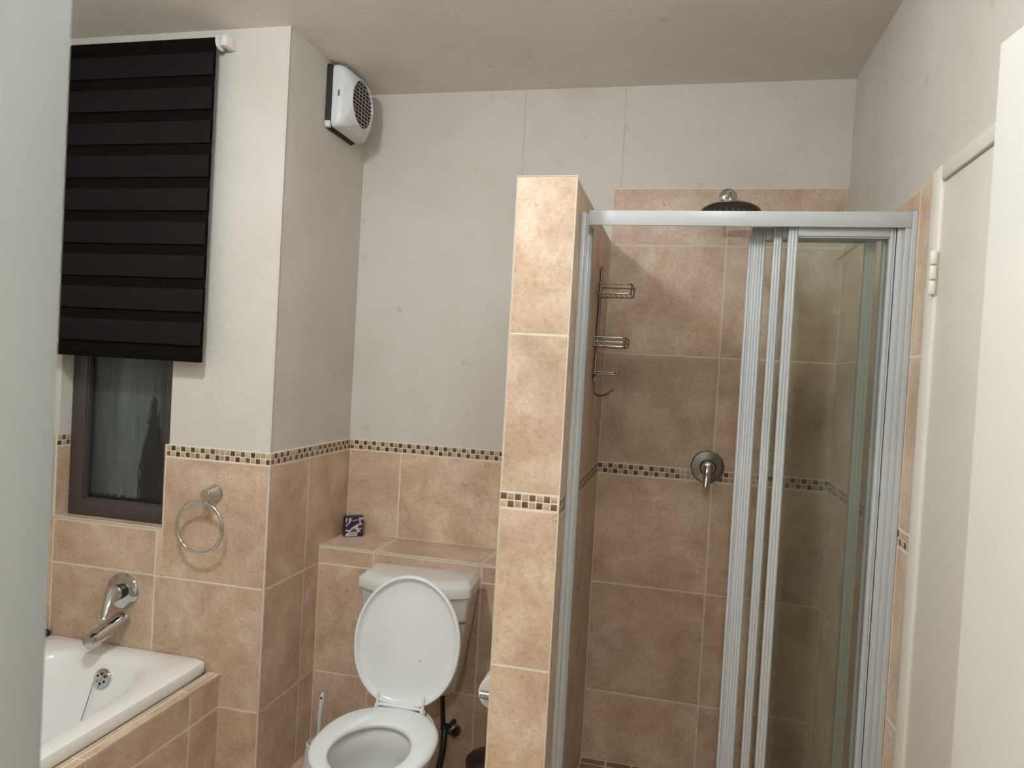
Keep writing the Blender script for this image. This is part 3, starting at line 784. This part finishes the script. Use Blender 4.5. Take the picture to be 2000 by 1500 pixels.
# ------------------------------------------------------------------ toilet
TR = thing('toilet', 'white toilet with raised lid and cistern against the tiled ledge', 'toilet', (-.850, 2.272, 0), math.radians(2.5))
NT = 72
def egg(cy, a, bf, bb, z, pb=2.0, n=NT, x0=0):
    out = []
    for i in range(n):
        t = 2 * PI * i / n; ct, st = math.cos(t), math.sin(t)
        p = pb if st > 0 else 2.0
        out.append(Vector((x0 + a * math.copysign(abs(ct) ** (2 / p), ct), cy + (bb if st > 0 else bf) * math.copysign(abs(st) ** (2 / p), st), z)))
    return out
def seat_out(z, ins=0.0):
    # rounded front, sides tapering to a straight hinge edge
    pts = []
    for i in range(NT):
        t = 2 * PI * i / NT; ct, st = math.cos(t), math.sin(t)
        if st <= 0: pts.append(Vector(((.188 - ins) * ct, -.235 + (.222 - ins) * st, z)))
        else:
            # taper: blend between ellipse and trapezoid with corner at (.125, -.004)
            p = 2.9
            x = (.188 - ins) * math.copysign(abs(ct) ** (2 / p), ct); y = -.235 + (.232 - ins) * abs(st) ** (2 / p)
            k = max(0, (y + .235) / .232); x *= 1 - .20 * k * k
            pts.append(Vector((x, y, z)))
    return pts
def hole(z, ins=0.0): return [Vector(((.118 - ins) * math.cos(2 * PI * i / NT), -.268 + (.148 - ins) * math.sin(2 * PI * i / NT), z)) for i in range(NT)]
bm = B()
loft(bm, [seat_out(.392, .010), seat_out(.390, .004), seat_out(.397, 0), seat_out(.403, .001), seat_out(.408, .006), seat_out(.411, .016), hole(.411, -.018), hole(.408, -.006), hole(.403, -.001), hole(.396, 0), hole(.391, -.004), hole(.392, -.012)], False, False)
bm.verts.ensure_lookup_table(); n_ = NT; L0 = bm.verts[0:n_]; L1 = bm.verts[11 * n_:12 * n_]
for i in range(n_): bm.faces.new((L0[i], L1[i], L1[(i + 1) % n_], L0[(i + 1) % n_]))
seat = obj('seat', bm, 'seat', TR, local=True, smooth=50)
# bowl
bm = B()
loft(bm, [egg(-.13, .105, .20, .22, 0.0), egg(-.13, .108, .20, .22, .03), egg(-.15, .098, .17, .21, .10), egg(-.18, .110, .175, .22, .18), egg(-.215, .145, .205, .26, .27), egg(-.225, .172, .222, .29, .34),
          egg(-.228, .178, .225, .30, .375, 2.0), egg(-.228, .174, .221, .296, .388, 2.0), hole(.389, -.012), hole(.380, -.008), hole(.360, .000), hole(.335, .006), hole(.32, .004),
          [Vector((.100 * math.cos(2 * PI * i / NT), -.255 + .125 * math.sin(2 * PI * i / NT), .27)) for i in range(NT)],
          [Vector((.075 * math.cos(2 * PI * i / NT), -.245 + .095 * math.sin(2 * PI * i / NT), .215)) for i in range(NT)],
          [Vector((.05 * math.cos(2 * PI * i / NT), -.225 + .06 * math.sin(2 * PI * i / NT), .16)) for i in range(NT)]], True, True)
bowl = obj('bowl', bm, 'porc', TR, local=True, smooth=60)
bm = B(); loft(bm, [[Vector((r * math.cos(2 * PI * i / 48), -.245 + r * 1.27 * math.sin(2 * PI * i / 48), z)) for i in range(48)] for r, z in ((.0745, .210), (.0755, .2165))])
obj('water', bm, 'water', bowl, local=True)
# lid, leaning back against the cistern: u across, v up from the hinge
LV = Vector((0, .066, .432)).normalized(); LN = Vector((0, -LV.z, LV.y))
LO = Vector((0, .006, .404))
def lid_out(ins=0.0, h=0.0):
    pts = []
    for i in range(NT):
        t = 2 * PI * i / NT; ct, st = math.cos(t), math.sin(t)
        vc = .215
        if st >= 0: u_, v_ = (.189 - ins) * ct, vc + (.222 - ins) * st
        else:
            p = 2.9
            u_ = (.189 - ins) * math.copysign(abs(ct) ** (2 / p), ct); v_ = vc - (.213 - ins) * abs(st) ** (2 / p)
            k = (vc - v_) / .213; u_ *= 1 - .22 * k * k
        pts.append(LO + Vector((u_, 0, 0)) + LV * v_ + LN * h)
    return pts
bm = B()
loft(bm, [lid_out(.03, -.010), lid_out(.010, -.008), lid_out(.002, -.002), lid_out(0, .004), lid_out(.002, .009), lid_out(.005, .012), lid_out(.011, .0115), lid_out(.018, .001), lid_out(.028, -.003), lid_out(.07, -.004)], True, True)
lid = obj('lid', bm, 'seat', TR, local=True, smooth=50)
for sx in (-1, 1):
    bm = B(); xq = sx * .080
    tube(bm, [(xq, -.018, .404), (xq, -.004, .420), (xq + .001, .001, .452)], .0042, 10, taper=[.0048, .0045, .0032])
    lathe(bm, (xq, -.004, .398), Z_, [(.010, 0), (.010, .010), (.006, .016)], 16)
    obj('hinge', bm, 'seat', TR, local=True)
bm = B(); tube(bm, [(-.078, -.004, .411), (.078, -.004, .411)], .0058, 10); obj('hinge_bar', bm, 'seat', TR, local=True)
bm = B(); bmesh.ops.create_uvsphere(bm, u_segments=12, v_segments=8, radius=.004, matrix=Matrix.Translation(LO + Vector((.05, 0, 0)) + LV * .16 + LN * -.001))
obj('buffer_stud', bm, 'seat', lid, local=True)
# cistern
CX = -.018
def cis(w, yb_, yside, ch_x, yf, z, mid=.006):
    P_ = [(-w, yb_), (-w, yside), (-ch_x, yf), (-ch_x * .5, yf - mid), (ch_x * .5, yf - mid), (ch_x, yf), (w, yside), (w, yb_)]
    out = []
    M_ = len(P_)
    for i in range(M_):      # round each corner a little
        a, b, c_ = Vector((*P_[i - 1], 0)), Vector((*P_[i], 0)), Vector((*P_[(i + 1) % M_], 0))
        r_ = .010 if i in (1, 2, 5, 6) else .004
        s_ = b + (a - b).normalized() * r_; e_2 = b + (c_ - b).normalized() * r_
        for k in range(4):
            t = k / 3; q = (1 - t) ** 2 * s_ + 2 * t * (1 - t) * b + t * t * e_2; out.append(Vector((q.x + CX, q.y, z)))
    return out
ybk = .285
bm = B()
loft(bm, [cis(.150, ybk - .01, .19, .10, .130, .392), cis(.158, ybk, .178, .105, .118, .402), cis(.170, ybk, .165, .108, .108, .50), cis(.192, ybk, .150, .112, .100, .66), cis(.201, ybk, .142, .115, .096, .752), cis(.19, ybk, .15, .11, .10, .7535)])
cs_ = obj('cistern', bm, 'porc', TR, local=True)
bm = B()
loft(bm, [cis(.203, ybk + .002, .142, .115, .093, .752), cis(.209, ybk + .004, .138, .118, .088, .756), cis(.2095, ybk + .004, .138, .118, .0875, .786), cis(.2055, ybk + .002, .141, .116, .0905, .792), cis(.199, ybk - .004, .150, .113, .099, .7965), cis(.190, ybk - .012, .165, .108, .114, .806), cis(.180, ybk - .02, .178, .10, .130, .8085)])
obj('cistern_lid', bm, 'porc', cs_, local=True)
bm = B(); h0 = Vector((.142 + CX, .108, .676)); h1 = Vector((.196 + CX, .132, .678))
tube(bm, [h0 + Vector((.002, .020, .006)), h0 + Vector((0, -.006, .006))], .010, 14)
tube(bm, [h0 + Vector((-.006, -.008, .004)), h0 + Vector((.02, -.004, -.002)), h1 + Vector((.004, -.012, -.002))], .005, 10, taper=[.0065, .0055, .004])
obj('flush_lever', bm, 'dchrome', cs_, local=True)

# stop valve and hose behind the toilet
va = thing('stop_valve', 'black and chrome water valve low on the wall behind the toilet', 'valve', (-.758, YS, .205))
bm = B(); tube(bm, [(-.758, YS - .0002, .215), (-.758, YS - .075, .215)], .011, 14); tube(bm, arc_pts([(-.785, YS - .05, .215), (-.79, YS - .05, .28), (-.80, YS - .045, .40)], .02), .009, 12)
tube(bm, [(-.79, YS - .05, .215), (-.735, YS - .05, .215)], .014, 14)
obj('valve_body', bm, 'black', va)
bm = B(); lathe(bm, (-.744, YS - .058, .215), Vector((.75, -.65, .05)), [(.008, 0), (.021, .004), (.024, .010), (.024, .018), (.019, .024), (.006, .026)], 24)
obj('valve_handle', bm, 'dchrome', va)
bm = B(); tube(bm, arc_pts([(-.775, YS - .06, .212), (-.765, YS - .10, .15), (-.775, YS - .13, .06), (-.79, YS - .12, .004)], .05, 8), .012, 12)
obj('hose', bm, 'black', va)

# toilet brush
br = thing('toilet_brush', 'white toilet brush standing left of the toilet', 'brush', (-1.245, 2.47, 0))
q = Vector((-1.245, 2.47, 0))
bm = B(); lathe(bm, q + Vector((0, 0, .0055)), Z_, [(.055, 0), (.058, .004), (.050, .06), (.042, .115), (.036, .118), (.034, .10)], 28, cap1=False); obj('holder', bm, 'seat', br)
bm = B()
tube(bm, [q + Vector((0, 0, .05)), q + Vector((.002, 0, .16)), q + Vector((.004, 0, .24)), q + Vector((.008, 0, .275)), q + Vector((.011, 0, .305)), q + Vector((.012, 0, .313))], .01, 12, taper=[.005, .0055, .0085, .010, .0085, .004])
obj('handle', bm, 'seat', br)
bm = B(); lathe(bm, q + Vector((.010, -.0095, .296)), NY, [(.0045, 0), (.004, .0012)], 12); obj('hang_hole', bm, 'label', br)
bm = B(); lathe(bm, q + Vector((0, 0, .03)), Z_, [(.02, 0), (.028, .01), (.028, .06), (.02, .07)], 20); obj('bristle_head', bm, 'seat', br)

# toilet roll on its holder
ho = thing('roll_holder', 'chrome toilet roll holder on the partition wall', 'holder', (XPL, 2.245, .52))
rc = Vector((-.521, 2.25, .517)); 
bm = B(); lathe(bm, (XPL - .0002, 2.225, .517), NX, [(.020, 0), (.020, .005), (.011, .010)], 20)
tube(bm, arc_pts([(XPL - .006, 2.225, .517), (-.562, 2.225, .519)], .004), .0125, 16)
tube(bm, [(rc.x, 2.228, .517), (rc.x, 2.370, .517)], .009, 14)
obj('arm', bm, 'chrome', ho)
rl = thing('toilet_roll', 'white toilet roll hanging on the chrome holder', 'toilet roll', (rc.x, 2.30, rc.z))
bm = B(); R1, R0 = .0535, .0195
prof = [(R0, 0), (R1 - .002, 0), (R1, .002), (R1, .098), (R1 - .002, .10), (R0, .10), (R0, 0)]
loft(bm, [circ(Vector((rc.x, 2.242 + h, rc.z)), r_, Y_, 48) for r_, h in prof], False, False)
obj('paper', bm, 'paper', rl)

# waste bin
wb_ = thing('waste_bin', 'dark metal waste bin behind the partition end', 'bin', (-.545, 2.36, 0))
q = Vector((-.547, 2.36, .0055))
bm = B(); lathe(bm, q, Z_, [(.078, 0), (.080, .004), (.083, .20), (.084, .212)], 40); obj('bin_body', bm, 'bin', wb_)
bm = B(); lathe(bm, q + Vector((0, 0, .213)), Z_, [(.086, 0), (.086, .014), (.078, .024), (.045, .034), (.004, .037)], 40); obj('bin_lid', bm, 'bin', wb_)

# soap box on the ledge
sb = thing('soap_box', 'small purple and white patterned box on the tiled ledge', 'box', (-1.293, 2.791, ZSH), 0)
uA = Vector((.058, .048, 0)); uA.normalize(); nA = Vector((uA.y, -uA.x, 0)); wS, dS, hS = .078, .030, .086
p0 = Vector((-1.320, 2.763, ZSH + .0004))
c = [p0, p0 + uA * wS, p0 + uA * wS - nA * dS, p0 - nA * dS]
bm = B(); loft(bm, [[v for v in c], [v + Vector((0, 0, hS)) for v in c]])
bmesh.ops.bevel(bm, geom=bm.edges[:], offset=.0015, segments=2, profile=.5, affect='EDGES')
obj('carton', bm, 'purple', sb)
def sp_(s, t, h=.0004): return p0 + uA * (s * wS) + Vector((0, 0, t * hS)) + nA * h
def patch(bmx, poly): loft(bmx, [[sp_(s, t, -.0002) for s, t in poly], [sp_(s, t, .0005) for s, t in poly]])
bm = B()
patch(bm, [(.06, .92), (.14, .92), (.10, .70), (.05, .76)]); patch(bm, [(.22, .92), (.36, .93), (.33, .74), (.10, .52), (.04, .54), (.22, .72)])
patch(bm, [(.74, .92), (.98, .93), (.97, .78), (.84, .88), (.88, .66), (.80, .64)])
patch(bm, [(.38, .44), (.62, .58), (.86, .66), (.96, .62), (.97, .56), (.80, .56), (.70, .46), (.80, .38), (.95, .44), (.95, .38), (.80, .30), (.92, .24), (.72, .20), (.70, .03), (.02, .03), (.10, .18), (.28, .22), (.06, .30), (.05, .36), (.30, .34)])
patch(bm, [(.40, .80), (.70, .84), (.70, .80), (.40, .76)]); 
obj('white_print', bm, 'print_', sb)
bm = B()
loft(bm, [[sp_(s, t, h) for s, t in [(.32, .22), (.68, .23), (.66, .32), (.58, .39), (.46, .40), (.37, .33)]] for h in (0, .0009)])
loft(bm, [[sp_(s, t, h) for s, t in [(.30, .12), (.64, .13), (.64, .16), (.30, .15)]] for h in (0, .0009)])
obj('emblem_print', bm, 'olive', sb)
for pl in ([(.78, .50), (.96, .52), (.96, .48), (.82, .42)], [(.08, .46), (.26, .50), (.30, .44), (.10, .40)], [(.80, .06), (.97, .06), (.97, .20), (.82, .18)]):
    bm = B(); loft(bm, [[sp_(s, t, h) for s, t in pl] for h in (0, .0008)])
    obj('maroon_print', bm, 'maroon', sb)

# ------------------------------------------------------------------ shower enclosure
EY = 1.985
en = thing('shower_enclosure', 'white aluminium framed sliding glass doors of the shower', 'shower door', (0.13, EY, 0))
ZT0, ZT1 = 1.972, 2.012
bm = B(); box(bm, XSL + .0275, XR - .0146, EY, EY + .005, ZT0 + .002, ZT1, .001)
box(bm, XSL + .0275, XR - .0146, EY, EY + .085, ZT1 - .004, ZT1, .001); box(bm, XSL + .0275, XR - .0146, EY + .081, EY + .085, ZT1 - .016, ZT1, .001)
box(bm, XSL + .0275, XR - .0146, EY - .004, EY + .002, ZT0 + .001, ZT1 + .0005, .0008)
obj('top_rail', bm, 'alu', en)
bm = B(); box(bm, XSL + .012, XR - .0004, EY, EY + .085, .0362, .082, .003)
for k in range(3): box(bm, XSL + .012, XR - .0004, EY + .012 + k * .026, EY + .016 + k * .026, .08, .088)
obj('bottom_track', bm, 'alu', en)
def jambm(x0, sgn):
    bm = B()
    if sgn > 0:
        box(bm, x0, x0 + .013, EY + .030, EY + .09, .0362, ZT1 + .003, .0015)
        box(bm, x0 + .013, x0 + .026, EY + .034, EY + .088, .0362, ZT1, .0015)
        box(bm, x0 + .026, x0 + .030, EY + .040, EY + .080, .082, ZT0 + .003, .001)
        return bm
    box(bm, x0, x0 + sgn * .014, EY - .003, EY + .09, .0362, ZT1 + .003, .0015)
    box(bm, x0 + sgn * .014, x0 + sgn * .027, EY - .002, EY + .085, .0362, ZT1, .0015)
    box(bm, x0 + sgn * .027, x0 + sgn * .0395, EY + .006, EY + .08, .082, ZT0 + .014, .0015)
    return bm
obj('side_jamb', jambm(XSL + .0003, 1), 'alu', en)
bm = jambm(XR - .0003, -1)
for k in range(2): box(bm, XR - .0425 - k * .004, XR - .0385 - k * .004, EY + .007 + k * .003, EY + .078, .082, ZT0 + .014, .001)
obj('side_jamb', bm, 'alu', en)
bm = B(); box(bm, XSL + .0305, XSL + .033, EY + .045, EY + .075, .082, ZT0 + .002)
obj('rubber_seal', bm, 'aluside', en)
def panel(y, x0, x1, sw, rw, ztop, lead=False):
    p_ = obj('door_panel', panel_frame(y, x0, x1, sw, rw, ztop), 'alu', en)
    bmg = B(); box(bmg, x0 + sw * .5, x1 - rw * .5, y + .0075, y + .0115, .10, ztop - .026)
    obj('glass_pane', bmg, 'glass', p_)
    bms = B(); box(bms, x0 + sw, x0 + sw + .0022, y + .004, y + .014, .11, ztop - .02); box(bms, x1 - rw - .0022, x1 - rw, y + .004, y + .014, .11, ztop - .02)
    box(bms, x0 + sw, x1 - rw, y + .004, y + .014, ztop - .038, ztop - .0345)
    obj('glazing_seal', bms, 'aluside', p_)
    return p_
def panel_frame(y, x0, x1, sw, rw, ztop):
    bm = B()
    for a0, a1 in ((x0, x0 + sw), (x1 - rw, x1)):
        box(bm, a0, a1, y + .002, y + .018, .092, ztop, .0012)
        nr = max(2, int(round((a1 - a0) / .008)))
        for k in range(nr):
            c_ = a0 + (k + .5) * (a1 - a0) / nr; hw2 = (a1 - a0) / nr * .38
            box(bm, c_ - hw2, c_ + hw2, y + .000, y + .004, .094, ztop - .001, .0007)
    box(bm, x0 + sw, x1 - rw, y + .001, y + .018, ztop - .034, ztop, .0012); box(bm, x0 + sw, x1 - rw, y + .001, y + .018, .092, .118, .0012)
    return bm
panel(EY + .010, .2545, .5150, .0225, .018, ZT0 + .014)
panel(EY + .036, .2215, .5120, .0205, .022, ZT0 + .014)
pc = panel(EY + .060, .1660, .4790, .0370, .026, ZT0 + .012)
bm = B(); box(bm, .1605, .1670, EY + .056, EY + .080, .10, ZT0 - .010, .003)
obj('finger_pull', bm, 'alu', pc)

# ------------------------------------------------------------------ shower head
sh = thing('overhead_shower', 'round dark overhead shower on a chrome arm above the sliding doors', 'shower head', (.137, YB, 2.258))
bm = B(); lathe(bm, (.137, YB, 2.258), NY, [(.032, -.0005), (.032, .005), (.024, .012), (.012, .016)], 28); obj('wall_flange', bm, 'chrome', sh)
bm = B(); tube(bm, arc_pts([(.137, YB - .008, 2.258), (.137, 2.76, 2.250), (.138, 2.688, 2.232), (.139, 2.685, 2.186)], .035, 8), .0125, 16)
lathe(bm, (.139, 2.685, 2.196), (0, 0, -1), [(.014, -.006), (.016, 0), (.016, .018), (.020, .024)], 24); obj('arm', bm, 'chrome', sh)
hc = Vector((.141, 2.684, 2.176)); ha = Vector((0, -.19, -1)).normalized()
bm = B(); lathe(bm, hc, ha, [(.018, -.008), (.030, -.004), (.070, .004), (.100, .010), (.1055, .014), (.1055, .017), (.102, .019), (.100, .018)], 56, cap1=False); hd = obj('head', bm, 'dchrome', sh)
bm = B(); lathe(bm, hc, ha, [(.1005, .0165), (.1005, .0185), (.03, .0195)], 56); fp = obj('nozzle_plate', bm, 'rubber', sh)
bm = B()
for ring, cnt in ((.02, 6), (.038, 11), (.056, 16), (.074, 22), (.090, 28)):
    for k in range(cnt):
        a = 2 * PI * k / cnt + ring * 30
        lathe(bm, hc + Vector((ring * math.cos(a), ring * math.sin(a), 0)) + ha * .0188, ha, [(.0022, 0), (.0014, .0026)], 6)
nz = obj('nozzle_dots', bm, 'nozzle', fp); nz['kind'] = 'stuff'

# shower mixer
sm = thing('shower_mixer', 'chrome lever mixer on the back wall of the shower', 'tap', (.123, YB, 1.235))
c1 = Vector((.123, YB, 1.235))
bm = B(); lathe(bm, c1, NY, [(.061, -.0005), (.062, .004), (.058, .008), (.040, .011), (.030, .012)], 48); obj('wall_plate', bm, 'dchrome', sm)
bm = B(); lathe(bm, c1, NY, [(.030, .010), (.030, .034)], 32); obj('black_collar', bm, 'black', sm)
bm = B(); lathe(bm, c1, NY, [(.024, .030), (.026, .036), (.026, .052), (.021, .062), (.010, .067)], 32); obj('cartridge_housing', bm, 'chrome', sm)
bm = B(); lever(bm, c1 + Vector((-.001, -.048, .014)), (.1165, YB - .098, 1.166), .021, .009, .015, .006, (0, -1, .35)); obj('lever', bm, 'chrome', sm)

# wire caddy on the partition wall inside the shower
cx = XSL + .006
cd = thing('shower_caddy', 'tarnished wire caddy with three baskets on the shower side wall', 'caddy', (XSL, 2.51, 1.72))
def barp(z): 
    t = (1.932 - z) / (1.932 - 1.511); return 2.552 - .054 * t
bm = B()
for off in (0.0, .012):
    tube(bm, [(cx, barp(1.935) - off, 1.935), (cx, barp(1.72) - off, 1.72), (cx, barp(1.54) - off, 1.54)], .0046, 8)
tube(bm, [(cx, barp(1.935), 1.935), (cx + .001, barp(1.935) - .006, 1.942), (cx, barp(1.935) - .012, 1.935)], .0026, 8)
for i in range(11):
    zz = 1.80 - i * .011; tube(bm, [(cx, barp(zz) + .002, zz), (cx, barp(zz) - .014, zz - .006)], .0019, 6)
obj('hanging_bar', bm, 'wire', cd)
bm = B(); tube(bm, arc_pts([(cx, barp(1.55) - .004, 1.55), (cx + .002, barp(1.50) - .006, 1.497), (cx + .025, 2.470, 1.488), (cx + .055, 2.462, 1.500), (cx + .068, 2.460, 1.514)], .014), .0034, 10)
bmesh.ops.create_uvsphere(bm, u_segments=10, v_segments=8, radius=.005, matrix=Matrix.Translation((cx + .069, 2.460, 1.515)))
obj('hook', bm, 'wire', cd)
def basket(zt_, zb_, yn, yf, xo, slats, r=.0026, rim2=False):
    bm = B()
    tube(bm, arc_pts([(cx, yn + .005, zt_), (cx + xo, yn + .005, zt_), (cx + xo + .004, yf, zt_), (cx, yf, zt_)], .014), r, 8)
    tube(bm, arc_pts([(cx, yn, zb_), (cx + xo, yn, zb_), (cx + xo - .003, yf - .004, zb_), (cx, yf - .004, zb_)], .010), r, 8)
    if rim2: tube(bm, arc_pts([(cx, yn, (zt_ + zb_) / 2), (cx + xo, yn, (zt_ + zb_) / 2), (cx + xo, yf, (zt_ + zb_) / 2), (cx, yf, (zt_ + zb_) / 2)], .012), r * .9, 8)
    for k in range(slats):
        xx = cx + xo * (k + 1) / (slats + 1); tube(bm, [(xx, yn, zb_), (xx + .002, yf - .004, zb_)], .0020, 6)
    for yy in (yn + .002, yf - .002): tube(bm, [(cx + xo, yy, zb_), (cx + xo + .003, yy + .002, zt_)], r, 8)
    tube(bm, [(cx, yn, zb_), (cx, yn + .005, zt_)], r, 8); tube(bm, [(cx, yf - .004, zb_), (cx, yf, zt_)], r, 8)
    tube(bm, [(cx, yn, zb_), (cx, yf - .004, zb_)], r, 8)
    return bm
obj('basket', basket(1.872, 1.838, 2.445, 2.580, .112, 5), 'wire', cd)
obj('basket', basket(1.690, 1.660, 2.440, 2.565, .104, 6, rim2=True), 'wire', cd)
bm = basket(1.572, 1.566, 2.455, 2.535, .080, 6)
obj('soap_rack', bm, 'wire', cd)
